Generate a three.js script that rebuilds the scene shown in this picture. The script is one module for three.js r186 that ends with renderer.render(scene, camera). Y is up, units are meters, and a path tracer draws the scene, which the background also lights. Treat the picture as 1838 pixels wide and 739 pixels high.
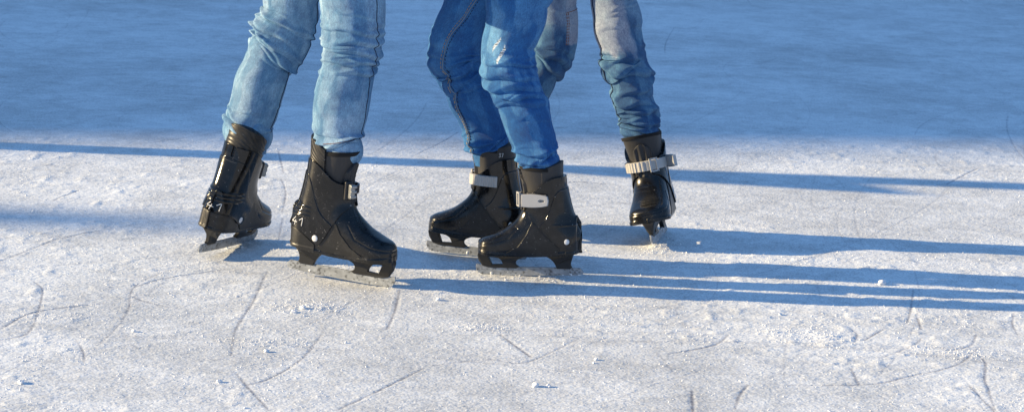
import * as THREE from 'three';
import { mergeGeometries } from 'three/addons/utils/BufferGeometryUtils.js';
import { RoundedBoxGeometry } from 'three/addons/geometries/RoundedBoxGeometry.js';

// ---------------------------------------------------------------- camera, sky, sun, exposure
const scene = new THREE.Scene();
const camera = new THREE.PerspectiveCamera(9.578, 1838 / 739, 0.1, 900);
camera.position.set(0, 1.55, 6.71);
camera.rotation.set(THREE.MathUtils.degToRad(-11.305), 0, THREE.MathUtils.degToRad(2)); // held a little askew
camera.focus = 6.95;
camera.userData.fStop = 10;

const SUN_ELEVATION = THREE.MathUtils.degToRad(16), SUN_TURN = THREE.MathUtils.degToRad(1.4);
const toSun = new THREE.Vector3(-Math.cos(SUN_ELEVATION) * Math.cos(SUN_TURN), Math.sin(SUN_ELEVATION), -Math.cos(SUN_ELEVATION) * Math.sin(SUN_TURN));
const sun = new THREE.DirectionalLight(new THREE.Color().setRGB(1, 0.78, 0.46), 5);
sun.name = 'sun';
sun.position.copy(toSun).multiplyScalar(90);
sun.castShadow = true;
sun.shadow.mapSize.set(4096, 4096);
Object.assign(sun.shadow.camera, { left: -25, right: 25, top: 14, bottom: -14, near: 1, far: 200 });
scene.add(sun, sun.target);

{ // a clear winter sky: deep blue overhead, paler air at the horizon
  const W = 256, H = 128, data = new Float32Array(W * H * 4);
  for (let j = 0; j < H; j++) for (let i = 0; i < W; i++) {
    const el = ((j + 0.5) / H - 0.5) * Math.PI, t = Math.pow(1 - Math.max(0, Math.sin(el)), 2.6), o = (j * W + i) * 4;
    data[o] = 0.064 + 0.130 * t; data[o + 1] = 0.148 + 0.155 * t; data[o + 2] = 0.305 + 0.165 * t; data[o + 3] = 1;
  }
  const sky = new THREE.DataTexture(data, W, H, THREE.RGBAFormat, THREE.FloatType);
  sky.mapping = THREE.EquirectangularReflectionMapping; sky.magFilter = sky.minFilter = THREE.LinearFilter; sky.needsUpdate = true;
  scene.background = sky; scene.environment = sky;
}
const renderer = new THREE.WebGLRenderer({ antialias: true });
renderer.toneMapping = THREE.LinearToneMapping;
renderer.toneMappingExposure = 1.83;
renderer.shadowMap.enabled = true;

// ---------------------------------------------------------------- helpers
function generator(seed) { let s = seed | 0; return () => { s = (s + 0x6d2b79f5) | 0; let t = Math.imul(s ^ (s >>> 15), 1 | s); t = (t + Math.imul(t ^ (t >>> 7), 61 | t)) ^ t; return ((t ^ (t >>> 14)) >>> 0) / 4294967296; }; }
const clamp = (v, a = 0, b = 1) => (v < a ? a : v > b ? b : v), lerp = (a, b, t) => a + (b - a) * t;
const step = (a, b, v) => { const t = clamp((v - a) / (b - a)); return t * t * (3 - 2 * t); };
const hash2 = (i, j) => { let h = Math.imul(i, 374761393) ^ Math.imul(j, 668265263); h = Math.imul(h ^ (h >>> 13), 1274126177); return ((h ^ (h >>> 16)) >>> 0) / 4294967296; };
function noise2(x, y) {
  const i = Math.floor(x), j = Math.floor(y), u = x - i, v = y - j, a = u * u * (3 - 2 * u), b = v * v * (3 - 2 * v);
  const p = hash2(i, j), q = hash2(i + 1, j), r = hash2(i, j + 1), s = hash2(i + 1, j + 1);
  return p + (q - p) * a + (r - p) * b + (p - q - r + s) * a * b;
}
function fbm(x, y, n = 4) { let s = 0, a = 0.5, t = 0; for (let k = 0; k < n; k++) { s += a * noise2(x, y); t += a; a *= 0.5; x = x * 2.03 + 17.3; y = y * 2.03 + 9.1; } return s / t; }
function curve(points) { // smooth lookup through [x, y] pairs
  const n = points.length, xs = points.map((p) => p[0]), ys = points.map((p) => p[1]), lo = xs[0], hi = xs[n - 1], N = 400, table = new Float32Array(N + 1);
  for (let k = 0; k <= N; k++) {
    const x = lo + ((hi - lo) * k) / N; let i = 0; while (i < n - 2 && x > xs[i + 1]) i++;
    const t = (x - xs[i]) / (xs[i + 1] - xs[i]), h = xs[i + 1] - xs[i];
    const slope = (j) => (j <= 0 ? (ys[1] - ys[0]) / (xs[1] - xs[0]) : j >= n - 1 ? (ys[n - 1] - ys[n - 2]) / (xs[n - 1] - xs[n - 2]) : (ys[j + 1] - ys[j - 1]) / (xs[j + 1] - xs[j - 1]));
    const t2 = t * t, t3 = t2 * t;
    table[k] = (2 * t3 - 3 * t2 + 1) * ys[i] + (t3 - 2 * t2 + t) * h * slope(i) + (3 * t2 - 2 * t3) * ys[i + 1] + (t3 - t2) * h * slope(i + 1);
  }
  return (x) => { const f = clamp((x - lo) / (hi - lo)) * N, k = Math.min(N - 1, f | 0); return table[k] + (table[k + 1] - table[k]) * (f - k); };
}
const used = new Map();
const numbered = (name) => { const n = used.get(name) ?? 0; used.set(name, n + 1); return n ? `${name}_${String(n).padStart(3, '0')}` : name; };
function mesh(name, geometry, material, parent, label) {
  const m = new THREE.Mesh(geometry, material);
  m.name = parent ? name : numbered(name); m.castShadow = m.receiveShadow = true;
  if (label) m.userData.label = label;
  (parent ?? scene).add(m);
  return m;
}
function thing(name, label, category, group) {
  const g = new THREE.Group(); g.name = numbered(name); g.userData = { label, category };
  if (group) g.userData.group = group;
  scene.add(g); return g;
}
function dataTexture(w, h, fill, srgb) {
  const data = new Uint8Array(w * h * 4), c = [0, 0, 0];
  for (let j = 0; j < h; j++) for (let i = 0; i < w; i++) { fill(i, j, c); const o = (j * w + i) * 4; data[o] = clamp(c[0]) * 255; data[o + 1] = clamp(c[1]) * 255; data[o + 2] = clamp(c[2]) * 255; data[o + 3] = 255; }
  const t = new THREE.DataTexture(data, w, h); t.magFilter = t.minFilter = THREE.LinearFilter; t.wrapS = t.wrapT = THREE.RepeatWrapping;
  if (srgb) t.colorSpace = THREE.SRGBColorSpace;
  t.needsUpdate = true; return t;
}
// A closed surface where f(x, y, z) = 0 (negative inside); normals from the field; uv in the plane of the side view.
function skin(f, min, max, cell, uvScale = 1) {
  const n = [0, 1, 2].map((k) => Math.ceil((max[k] - min[k]) / cell) + 2), [nx, ny, nz] = n, v = new Float32Array(nx * ny * nz);
  const at = (i, j, k) => i + nx * (j + ny * k);
  for (let k = 0, o = 0; k < nz; k++) for (let j = 0; j < ny; j++) for (let i = 0; i < nx; i++, o++)
    v[o] = i && j && k && i < nx - 1 && j < ny - 1 && k < nz - 1 ? f(min[0] + (i - 0.5) * cell, min[1] + (j - 0.5) * cell, min[2] + (k - 0.5) * cell) : Math.max(1e-4, cell * 0.5);
  const id = new Int32Array(nx * ny * nz).fill(-1), P = [], I = [];
  const corner = [0, 1, nx, nx + 1, nx * ny, nx * ny + 1, nx * ny + nx, nx * ny + nx + 1];
  const edges = [[0, 1], [2, 3], [4, 5], [6, 7], [0, 2], [1, 3], [4, 6], [5, 7], [0, 4], [1, 5], [2, 6], [3, 7]];
  for (let k = 0; k < nz - 1; k++) for (let j = 0; j < ny - 1; j++) for (let i = 0; i < nx - 1; i++) {
    const o = at(i, j, k); let inside = 0;
    for (let c = 0; c < 8; c++) if (v[o + corner[c]] < 0) inside++;
    if (!inside || inside === 8) continue;
    let x = 0, y = 0, z = 0, m = 0;
    for (const [a, b] of edges) {
      const va = v[o + corner[a]], vb = v[o + corner[b]];
      if (va < 0 === vb < 0) continue;
      const t = va / (va - vb); m++;
      x += lerp(a & 1, b & 1, t); y += lerp((a >> 1) & 1, (b >> 1) & 1, t); z += lerp(a >> 2, b >> 2, t);
    }
    id[o] = P.length / 3;
    P.push(min[0] + (i - 0.5 + x / m) * cell, min[1] + (j - 0.5 + y / m) * cell, min[2] + (k - 0.5 + z / m) * cell);
  }
  const quad = (a, b, c, d, flip) => (flip ? I.push(a, c, b, a, d, c) : I.push(a, b, c, a, c, d));
  for (let k = 1; k < nz - 1; k++) for (let j = 1; j < ny - 1; j++) for (let i = 1; i < nx - 1; i++) {
    const o = at(i, j, k), s = v[o] < 0;
    if (s !== v[o + 1] < 0) quad(id[o - nx - nx * ny], id[o - nx * ny], id[o], id[o - nx], !s);
    if (s !== v[o + nx] < 0) quad(id[o - 1 - nx * ny], id[o - nx * ny], id[o], id[o - 1], s);
    if (s !== v[o + nx * ny] < 0) quad(id[o - 1 - nx], id[o - nx], id[o], id[o - 1], !s);
  }
  const N = new Float32Array(P.length), U = new Float32Array((P.length / 3) * 2), e = cell * 0.35;
  for (let q = 0; q < P.length; q += 3) {
    const [x, y, z] = [P[q], P[q + 1], P[q + 2]];
    let a = f(x + e, y, z) - f(x - e, y, z), b = f(x, y + e, z) - f(x, y - e, z), c = f(x, y, z + e) - f(x, y, z - e); const l = Math.hypot(a, b, c) || 1;
    N[q] = a / l; N[q + 1] = b / l; N[q + 2] = c / l; U[(q / 3) * 2] = (x + z * 0.35) * uvScale; U[(q / 3) * 2 + 1] = y * uvScale;
  }
  const g = new THREE.BufferGeometry();
  g.setAttribute('position', new THREE.Float32BufferAttribute(P, 3)); g.setAttribute('normal', new THREE.BufferAttribute(N, 3)); g.setAttribute('uv', new THREE.BufferAttribute(U, 2)); g.setIndex(I);
  return g;
}
const smin = (a, b, k) => { const h = Math.max(0, k - Math.abs(a - b)) / k; return Math.min(a, b) - h * h * k * 0.25; };

// ---------------------------------------------------------------- the ice
const X0 = -3.2, X1 = 3.2, Z0 = -8.3, Z1 = 1.7; // the part of the rink that is modelled finely
const CUTS = [
  [[-1.20, 0.68], [-1.22, 0.51], [-1.25, 0.32], [-1.29, 0.23]], [[-1.20, 0.68], [-1.20, 0.80], [-1.25, 0.86]], [[-1.01, 0.92], [-0.99, 0.71], [-0.99, 0.50], [-1.01, 0.35], [-1.01, 0.21], [-0.95, 0.04], [-0.82, -0.14]], [[-1.01, 0.35], [-0.96, 0.41], [-0.89, 0.46]], [[-1.01, 0.25], [-0.95, 0.14], [-0.80, 0.00]],
  [[-0.67, 0.94], [-0.69, 0.67], [-0.68, 0.40], [-0.68, 0.14], [-0.68, -0.00]], [[-1.01, 1.04], [-1.03, 0.94], [-1.07, 0.82]], [[-0.61, 1.19], [-0.56, 1.13], [-0.50, 0.94], [-0.47, 0.69]], [[-0.64, 1.09], [-0.59, 1.23], [-0.53, 1.39]], [[-0.78, -1.38], [-0.74, -1.14], [-0.72, -0.82]],
  [[-0.71, -0.74], [-0.69, -0.41]], [[-0.84, -1.90], [-0.78, -1.48]], [[-0.36, -1.88], [-0.27, -2.19], [-0.21, -2.45]], [[-0.31, 0.62], [-0.30, 0.43], [-0.30, 0.18]], [[-0.38, 1.37], [-0.27, 1.14], [-0.20, 0.98]],
  [[-0.19, 0.96], [-0.05, 0.88], [0.04, 0.90], [0.13, 0.75], [0.20, 0.60]], [[-0.02, 0.63], [0.04, 0.79], [0.06, 0.84]], [[1.14, -0.04], [1.09, 0.23], [1.06, 0.36]], [[0.67, 1.02], [0.87, 0.99], [1.01, 0.88], [1.12, 0.78], [1.21, 0.60]], [[1.14, 1.20], [1.16, 1.01], [1.17, 0.90], [1.20, 0.74], [1.19, 0.66]],
  [[1.12, 0.64], [1.19, 0.58], [1.23, 0.45]], [[0.40, 0.77], [0.52, 0.67], [0.57, 0.55]], [[0.90, 0.44], [0.91, 0.50], [0.89, 0.59]], [[1.34, 0.44], [1.35, 0.32], [1.38, 0.19]], [[0.53, 1.25], [0.55, 1.13], [0.58, 1.03]],
  [[0.80, -5.85], [0.73, -5.29], [0.70, -4.87]], [[-1.43, 0.01], [-1.33, -0.30], [-1.20, -0.49]], [[-1.45, -0.87], [-1.40, -1.06]], [[1.51, -1.70], [1.69, -2.06]], [[0.85, 1.00], [0.85, 0.84]],
  [[1.12, 0.96], [1.14, 1.20]], [[0.92, 0.56], [0.99, 0.43]], [[0.43, 1.29], [0.44, 1.10]], [[1.10, 0.29], [1.09, 0.42]], [[0.95, 0.72], [1.04, 0.60], [1.08, 0.50]],
  [[-1.27, 0.75], [-1.22, 0.57], [-1.07, 0.45]], [[0.15, -1.45], [0.23, -1.51], [0.32, -1.48]],
];
const MAP = 2048, cutCanvas = document.createElement('canvas'); cutCanvas.width = cutCanvas.height = MAP;
{
  const c = cutCanvas.getContext('2d'), rnd = generator(7);
  c.fillStyle = '#000'; c.fillRect(0, 0, MAP, MAP);
  c.setTransform(MAP / (X1 - X0), 0, 0, MAP / (Z1 - Z0), (-X0 * MAP) / (X1 - X0), (-Z0 * MAP) / (Z1 - Z0));
  c.lineCap = 'round';
  for (let k = 0; k < 1250; k++) { // faint old arcs everywhere
    const x = lerp(X0, X1, rnd()), z = lerp(Z0, Z1, rnd()), r = lerp(0.5, 6, rnd()), a = rnd() * 6.28;
    c.strokeStyle = `rgba(255,255,255,${lerp(0.05, 0.38, rnd() * rnd())})`; c.lineWidth = lerp(0.0028, 0.0055, rnd());
    c.beginPath(); c.arc(x + Math.cos(a) * r, z + Math.sin(a) * r, r, a + Math.PI - (0.2 + rnd() * 1.1) / r, a + Math.PI + (0.2 + rnd() * 0.9) / r); c.stroke();
  }
  for (const line of CUTS) {
    const pts = new THREE.SplineCurve(line.map(([x, z]) => new THREE.Vector2(x, z))).getPoints(40), deep = 0.5 + rnd() * 0.4, wide = lerp(0.0045, 0.0068, rnd());
    for (let k = 0; k < 40; k++) {
      const t = k / 39; c.strokeStyle = `rgba(255,255,255,${deep * (0.35 + 0.65 * Math.sin(Math.PI * clamp(t * 0.9 + 0.05))) * (0.6 + 0.4 * rnd())})`; c.lineWidth = wide * (0.7 + 0.6 * rnd());
      c.beginPath(); c.moveTo(pts[k].x, pts[k].y); c.lineTo(pts[k + 1].x, pts[k + 1].y); c.stroke();
    }
  }
}
const cutPixels = cutCanvas.getContext('2d').getImageData(0, 0, MAP, MAP).data;
function cutAt(x, z) {
  const u = ((x - X0) / (X1 - X0)) * MAP - 0.5, v = ((z - Z0) / (Z1 - Z0)) * MAP - 0.5, i = Math.floor(u), j = Math.floor(v);
  if (i < 0 || j < 0 || i > MAP - 2 || j > MAP - 2) return 0;
  const p = (a, b) => cutPixels[((j + b) * MAP + i + a) * 4], s = u - i, t = v - j;
  return lerp(lerp(p(0, 0), p(1, 0), s), lerp(p(0, 1), p(1, 1), s), t) / 255;
}
const PILES = [[-0.556, 0.45, 0.09, 0.05, 0.006], [-0.50, 0.40, 0.06, 0.04, 0.005], [-0.61, 0.80, 0.09, 0.03, 0.005], [0.04, -0.02, 0.13, 0.03, 0.006], [-0.42, -0.10, 0.12, 0.03, 0.004], [-0.80, -0.36, 0.12, 0.05, 0.005], [0.44, -0.50, 0.05, 0.05, 0.007], [-0.15, -0.18, 0.10, 0.03, 0.005], [0.83, 0.55, 0.04, 0.08, 0.006], [0.72, 0.52, 0.05, 0.05, 0.004], [1.15, 0.66, 0.08, 0.03, 0.004], [-0.08, 0.57, 0.05, 0.03, 0.004], [-1.15, 0.62, 0.10, 0.04, 0.004]];
const dusting = (x, z) => step(0.36, 0.66, fbm(x * 1.3 + 5, z * 0.8 + 3, 4)); // 0 scraped, 1 under snow dust
function iceHeight(x, z) {
  const d = dusting(x, z), rough = (0.0003 + 0.0006 * d) * (z < -2 ? 0.45 : 1);
  let h = 0.0014 * (noise2(x * 2.1 + 40, z * 1.7) - 0.5) + rough * (1.15 * (noise2(x * 80, z * 80) - 0.5) + 1.15 * (noise2(x * 170 + 7, z * 170) - 0.5));
  h += 0.0008 * (noise2(x * 13 + 3, z * 15) - 0.5) * (z < -2 ? 0.3 : 1) + Math.max(0, noise2(x * 26 + 90, z * 26) - 0.66) * 0.010 * d;
  const dark = cutAt(x, z); h -= 0.0022 * dark; if (z > -2.2) h += 0.0013 * Math.max(0, cutAt(x - 0.009, z) + cutAt(x + 0.009, z) + cutAt(x, z - 0.009) + cutAt(x, z + 0.009) - 1.6 * dark) * noise2(x * 70, z * 70);
  for (const [px, pz, rx, rz, t] of PILES) { const q = ((x - px) / rx) ** 2 + ((z - pz) / rz) ** 2; if (q < 5) h += 0.7 * t * Math.exp(-q) * (0.35 + 1.1 * noise2(x * 95, z * 95)); }
  return h - 0.0012;
}
{
  const xs = [], zs = [];
  for (const x of [-300, -80, -20, -6]) xs.push(x);
  for (let x = X0; x <= X1 + 1e-6; x += 0.0072) xs.push(x);
  for (const x of [6, 20, 80, 300]) xs.push(x);
  for (const z of [-300, -80, -22, -11]) zs.push(z);
  for (let z = Z0; z < Z1;) { zs.push(z); z += z > -1 ? 0.0066 : lerp(0.0066, 0.045, clamp((-1 - z) / 5)); }
  for (const z of [Z1 + 0.05, 4, 12, 40, 300]) zs.push(z);
  const P = new Float32Array(xs.length * zs.length * 3), U = new Float32Array(xs.length * zs.length * 2), I = new Uint32Array((xs.length - 1) * (zs.length - 1) * 6);
  let o = 0;
  for (const z of zs) for (const x of xs) {
    P[o * 3] = x; P[o * 3 + 2] = z; P[o * 3 + 1] = x >= X0 && x <= X1 && z >= Z0 && z <= Z1 ? iceHeight(x, z) : -0.0012;
    U[o * 2] = (x - X0) / (X1 - X0); U[o * 2 + 1] = (z - Z0) / (Z1 - Z0); o++;
  }
  o = 0;
  for (let j = 0; j < zs.length - 1; j++) for (let i = 0; i < xs.length - 1; i++) { const a = j * xs.length + i, b = a + xs.length; I[o++] = a; I[o++] = b; I[o++] = a + 1; I[o++] = a + 1; I[o++] = b; I[o++] = b + 1; }
  const g = new THREE.BufferGeometry(); g.setAttribute('position', new THREE.BufferAttribute(P, 3)); g.setAttribute('uv', new THREE.BufferAttribute(U, 2)); g.setIndex(new THREE.BufferAttribute(I, 1)); g.computeVertexNormals();
  const map = dataTexture(MAP, MAP, (i, j, c) => {
    const x = lerp(X0, X1, (i + 0.5) / MAP), z = lerp(Z0, Z1, (j + 0.5) / MAP), d = dusting(x, z), s = fbm(x * 4.5 + 3, z * 5.5, 4), grain = hash2(i, j) - 0.5, cut = cutPixels[(j * MAP + i) * 4] / 255;
    const k = clamp(0.875 + 0.05 * d + 0.16 * (s - 0.5) + 0.13 * (fbm(x * 22, z * 26 + 7, 3) - 0.5) + 0.17 * grain) - 0.33 * cut;
    c[0] = k * 0.985; c[1] = k * 0.995 + 0.004; c[2] = k + 0.010 + cut * 0.03;
  }, true);
  map.wrapS = map.wrapT = THREE.MirroredRepeatWrapping;
  const bump = dataTexture(1024, 1024, (i, j, c) => {
    const w = (s, n) => { const u = (i / 1024) * n, v = (j / 1024) * n, a = Math.floor(u), b = Math.floor(v), p = u - a, q = v - b, h = (x, y) => hash2(((x % n) + n) % n + s, ((y % n) + n) % n); const e = p * p * (3 - 2 * p), f = q * q * (3 - 2 * q); return lerp(lerp(h(a, b), h(a + 1, b), e), lerp(h(a, b + 1), h(a + 1, b + 1), e), f); };
    c[0] = c[1] = c[2] = 0.5 * w(0, 90) + 0.35 * w(500, 210) + 0.15 * w(900, 420);
  });
  bump.repeat.set((X1 - X0) / 0.93, (Z1 - Z0) / 0.93);
  const ice = mesh('ice', g, new THREE.MeshPhysicalMaterial({ map, bumpMap: bump, bumpScale: 0.0015, roughness: 0.62, specularIntensity: 0.45 }));
  ice.userData.kind = 'structure';
}
const snowMaterial = new THREE.MeshStandardMaterial({ color: new THREE.Color().setRGB(0.86, 0.87, 0.89), roughness: 0.85 });
function lumpGeometry(seed, detail = 1, rough = 0.35) {
  const g = new THREE.IcosahedronGeometry(1, detail), p = g.attributes.position, v = new THREE.Vector3();
  for (let i = 0; i < p.count; i++) { v.fromBufferAttribute(p, i); const h = noise2(v.x * 1.7 + seed * 13.1, v.y * 1.7 + v.z * 2.3 + seed) - 0.5 + 0.5 * (noise2(v.x * 4 + seed, v.z * 4 + v.y * 3) - 0.5); v.multiplyScalar(1 + rough * 2 * h); p.setXYZ(i, v.x, v.y * 0.8, v.z); }
  g.computeVertexNormals(); return g;
}
{ // loose crumbs of scraped ice, too many to count
  const rnd = generator(21), N = 19000, crumbs = new THREE.InstancedMesh(lumpGeometry(3, 0, 0.3), snowMaterial, N), m = new THREE.Matrix4(), q = new THREE.Quaternion(), e = new THREE.Euler();
  let n = 0;
  while (n < N) {
    let x, z, near = 0;
    if (rnd() < 0.045) { const [px, pz, rx, rz] = PILES[Math.floor(rnd() * PILES.length)]; const a = rnd() * 6.28, r = Math.sqrt(-Math.log(1 - rnd() * 0.97)); x = px + Math.cos(a) * r * rx * 1.3; z = pz + Math.sin(a) * r * rz * 1.5; near = 1; }
    else { x = lerp(-2.1, 2.1, rnd()); z = lerp(-2.6, 1.5, Math.sqrt(rnd())); if (rnd() > 0.10 + 0.9 * dusting(x, z) * step(0.42, 0.72, fbm(x * 9 + 50, z * 6, 3))) continue; }
    const r = 0.0007 + 0.0016 * rnd() ** 3 + (rnd() < 0.010 ? 0.0024 * rnd() : 0);
    e.set(rnd() * 6, rnd() * 6, rnd() * 6); q.setFromEuler(e);
    m.compose(new THREE.Vector3(x, iceHeight(x, z) + r * 0.45, z), q, new THREE.Vector3(r, r * (0.7 + 0.5 * rnd()), r * (0.8 + 0.6 * rnd())));
    crumbs.setMatrixAt(n++, m);
  }
  crumbs.name = 'ice_crumbs'; crumbs.castShadow = crumbs.receiveShadow = true;
  crumbs.userData = { kind: 'stuff', label: 'tiny white crumbs of scraped snow scattered over the rink', category: 'snow' };
  scene.add(crumbs);
}

// ---------------------------------------------------------------- unseen shade casters outside the frame: a house and two added posts
const flat = (r, g, b, rough = 0.8, more = {}) => new THREE.MeshStandardMaterial({ color: new THREE.Color().setRGB(r, g, b), roughness: rough, ...more });
const boxAt = (w, h, d, x, y, z) => new THREE.BoxGeometry(w, h, d).translate(x, y, z);
{
  const house = thing('rink_house', 'long plastered rink house that shades the far half of the ice', 'building');
  house.position.set(-71.3, 0, -8.9); house.rotation.y = 0.16;
  mesh('wall', boxAt(30, 19.8, 10, 0, 9.9, 0), flat(0.42, 0.38, 0.33, 0.9), house);
  mesh('roof', boxAt(30.6, 0.3, 10.4, 0, 19.952, 0), flat(0.10, 0.09, 0.09, 0.9), house);
  for (const y of [1.9, 5.1, 8.3, 11.5, 14.7, 17.9]) for (let k = 0; k < 6; k++) {
    if (y < 3 && k === 3) continue;
    const w = mesh('window', boxAt(1.2, 1.5, 0.12, -7.5 + k * 3, y, 5.0), flat(0.03, 0.04, 0.05, 0.1), house);
    mesh('frame', mergeGeometries([boxAt(1.36, 0.08, 0.18, -7.5 + k * 3, y + 0.792, 5.0), boxAt(1.36, 0.08, 0.22, -7.5 + k * 3, y - 0.792, 5.0), boxAt(0.08, 1.5, 0.18, -7.5 + k * 3 - 0.642, y, 5.0), boxAt(0.08, 1.5, 0.18, -7.5 + k * 3 + 0.642, y, 5.0)]), flat(0.7, 0.7, 0.68), w);
  }
  const door = mesh('door', boxAt(1.3, 2.3, 0.14, 1.5, 1.15, 5.0), flat(0.12, 0.05, 0.03, 0.6), house);
  mesh('handle', boxAt(0.03, 0.16, 0.05, 2.0, 1.1, 5.09), flat(0.5, 0.5, 0.5, 0.3, { metalness: 1 }), door);

  const post = thing('shadow_post', 'wooden signpost with a tapering board, added out of view to cast a shadow stripe', 'shadow_post');
  post.position.set(-4.6, 0, -1.867);  // unseen post, added to cast the long stripe across the ice
  mesh('post', new THREE.CylinderGeometry(0.065, 0.075, 3.4, 20).translate(0, 1.695, 0), flat(0.22, 0.15, 0.09), post);
  const shape = new THREE.Shape([[0.03, 1.30], [0.12, 1.42], [0.21, 1.60], [0.25, 1.72], [0.16, 1.70], [0.03, 1.66]].map(([a, b]) => new THREE.Vector2(a, b)));  // outline shaped so its shadow makes the bulge in the stripe
  mesh('board', new THREE.ExtrudeGeometry(shape, { depth: 0.03, bevelEnabled: false }).rotateY(-Math.PI / 2).translate(0.015, 0, 0), flat(0.25, 0.17, 0.1), post);

  const lamp = thing('added_lamp_post', 'tall lamp post added out of view to cast a soft band of shadow', 'lamp post');
  lamp.position.set(-35.28, 0, -1.43);  // unseen, added and sized for the soft shadow at the left
  mesh('column', new THREE.CylinderGeometry(0.05, 0.11, 9.0, 18).translate(0, 4.49, 0), flat(0.08, 0.09, 0.09, 0.5), lamp);
  mesh('lamp_head', new THREE.LatheGeometry([[0, 0], [0.07, 0], [0.15, 0.35], [0.14, 0.75], [0.06, 0.95], [0, 1.0]].map(([r, y]) => new THREE.Vector2(r, y)), 20).translate(0, 8.98, 0), flat(0.5, 0.5, 0.48, 0.4), lamp);
}

// ---------------------------------------------------------------- ice skates
const scuffMap = (() => { // black plastic with rubbed marks, scratches and specks of snow
  const c = document.createElement('canvas'), x = c.getContext('2d'), rnd = generator(77); c.width = c.height = 1024;
  const im = x.createImageData(1024, 1024); for (let j = 0; j < 1024; j++) for (let i = 0; i < 1024; i++) { const n = fbm(i / 60, j / 60, 4), k = 255 * (0.066 + 0.045 * step(0.5, 0.72, n)), o = (j * 1024 + i) * 4; im.data[o] = k; im.data[o + 1] = k; im.data[o + 2] = k * 1.03; im.data[o + 3] = 255; }
  x.putImageData(im, 0, 0); x.lineCap = 'round';
  for (let k = 0; k < 150; k++) { const g = 60 + rnd() * 90, px = rnd() * 1024, py = rnd() * 1024, t = rnd() * 6.28, l = 10 + 70 * rnd() * rnd(); x.strokeStyle = `rgba(${g},${g},${g},${0.25 + 0.5 * rnd()})`; x.lineWidth = 1.5 + 3 * rnd() * rnd(); x.beginPath(); x.moveTo(px, py); x.quadraticCurveTo(px + Math.cos(t) * l * 0.5 + 6 * (rnd() - 0.5), py + Math.sin(t) * l * 0.5 + 6 * (rnd() - 0.5), px + Math.cos(t) * l, py + Math.sin(t) * l); x.stroke(); }
  for (let k = 0; k < 240; k++) { const g = 120 + rnd() * 110; x.fillStyle = `rgba(${g},${g},${g},${0.3 + 0.6 * rnd()})`; x.beginPath(); x.ellipse(rnd() * 1024, rnd() * 1024, 1.5 + 3.5 * rnd() ** 2, 1.5 + 2.5 * rnd() ** 2, rnd() * 3, 0, 6.3); x.fill(); }
  const t = new THREE.CanvasTexture(c); t.colorSpace = THREE.SRGBColorSpace; t.wrapS = t.wrapT = THREE.RepeatWrapping; return t;
})();
const scuffRough = dataTexture(256, 256, (i, j, c) => { const n = fbm(i / 22, j / 22, 4), s = hash2(i + 9, j) > 0.985 ? 0.25 : 0; c[0] = c[1] = c[2] = 0.42 + 0.75 * (n - 0.4) + s; });
const weaveBump = dataTexture(256, 256, (i, j, c) => { c[0] = c[1] = c[2] = 0.5 + 0.5 * Math.sin((i * 0.7 + j + 14 * Math.sin(j / 26)) * 0.39); });
const grainBump = dataTexture(256, 256, (i, j, c) => { c[0] = c[1] = c[2] = 0.6 * hash2(i, j) + 0.4 * noise2(i / 5, j / 5); });
const frostMap = dataTexture(512, 128, (i, j, c) => { const n = fbm(i / 26, j / 13, 4), d = step(0.62, 0.7, fbm(i / 12 + 40, j / 8, 3)); const k = 0.62 + 0.3 * (n - 0.5) - 0.2 * d; c[0] = k * 0.97; c[1] = k; c[2] = k * 1.03; }, true);
const M = {
  gloss: new THREE.MeshPhysicalMaterial({ map: scuffMap, roughnessMap: scuffRough, roughness: 0.28, bumpMap: grainBump, bumpScale: 0.00006 }),
  shell: new THREE.MeshPhysicalMaterial({ map: scuffMap, roughnessMap: scuffRough, roughness: 0.46, bumpMap: grainBump, bumpScale: 0.0001 }),
  matte: new THREE.MeshStandardMaterial({ map: scuffMap, color: new THREE.Color().setRGB(1.0, 1.0, 1.0), roughness: 0.4, bumpMap: grainBump, bumpScale: 0.00022 }),
  weave: new THREE.MeshStandardMaterial({ map: scuffMap, roughness: 0.42, bumpMap: weaveBump, bumpScale: 0.0009 }),
  liner: new THREE.MeshStandardMaterial({ color: new THREE.Color().setRGB(0.027, 0.027, 0.029), roughness: 0.55, bumpMap: grainBump, bumpScale: 0.0003 }),
  trim: new THREE.MeshStandardMaterial({ color: new THREE.Color().setRGB(0.008, 0.008, 0.009), roughness: 0.95 }),
  holder: new THREE.MeshStandardMaterial({ color: new THREE.Color().setRGB(0.012, 0.012, 0.012), roughness: 0.45, bumpMap: grainBump, bumpScale: 0.0002 }),
  frost: new THREE.MeshStandardMaterial({ map: frostMap, roughness: 0.5 }),
  rivet: new THREE.MeshStandardMaterial({ color: new THREE.Color().setRGB(0.72, 0.73, 0.74), roughness: 0.4 }),
  strap: new THREE.MeshStandardMaterial({ color: new THREE.Color().setRGB(0.47, 0.46, 0.44), roughness: 0.5 }),
  lever: new THREE.MeshStandardMaterial({ color: new THREE.Color().setRGB(0.46, 0.46, 0.46), roughness: 0.35, metalness: 0.2 }),
  ratchet: new THREE.MeshStandardMaterial({ color: new THREE.Color().setRGB(0.30, 0.31, 0.31), roughness: 0.32, metalness: 0.6 }),
  dark: new THREE.MeshStandardMaterial({ color: new THREE.Color().setRGB(0.02, 0.02, 0.022), roughness: 0.4 }),
  white: new THREE.MeshStandardMaterial({ color: new THREE.Color().setRGB(0.75, 0.75, 0.74), roughness: 0.6 }),
  snow: snowMaterial,
};
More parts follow.
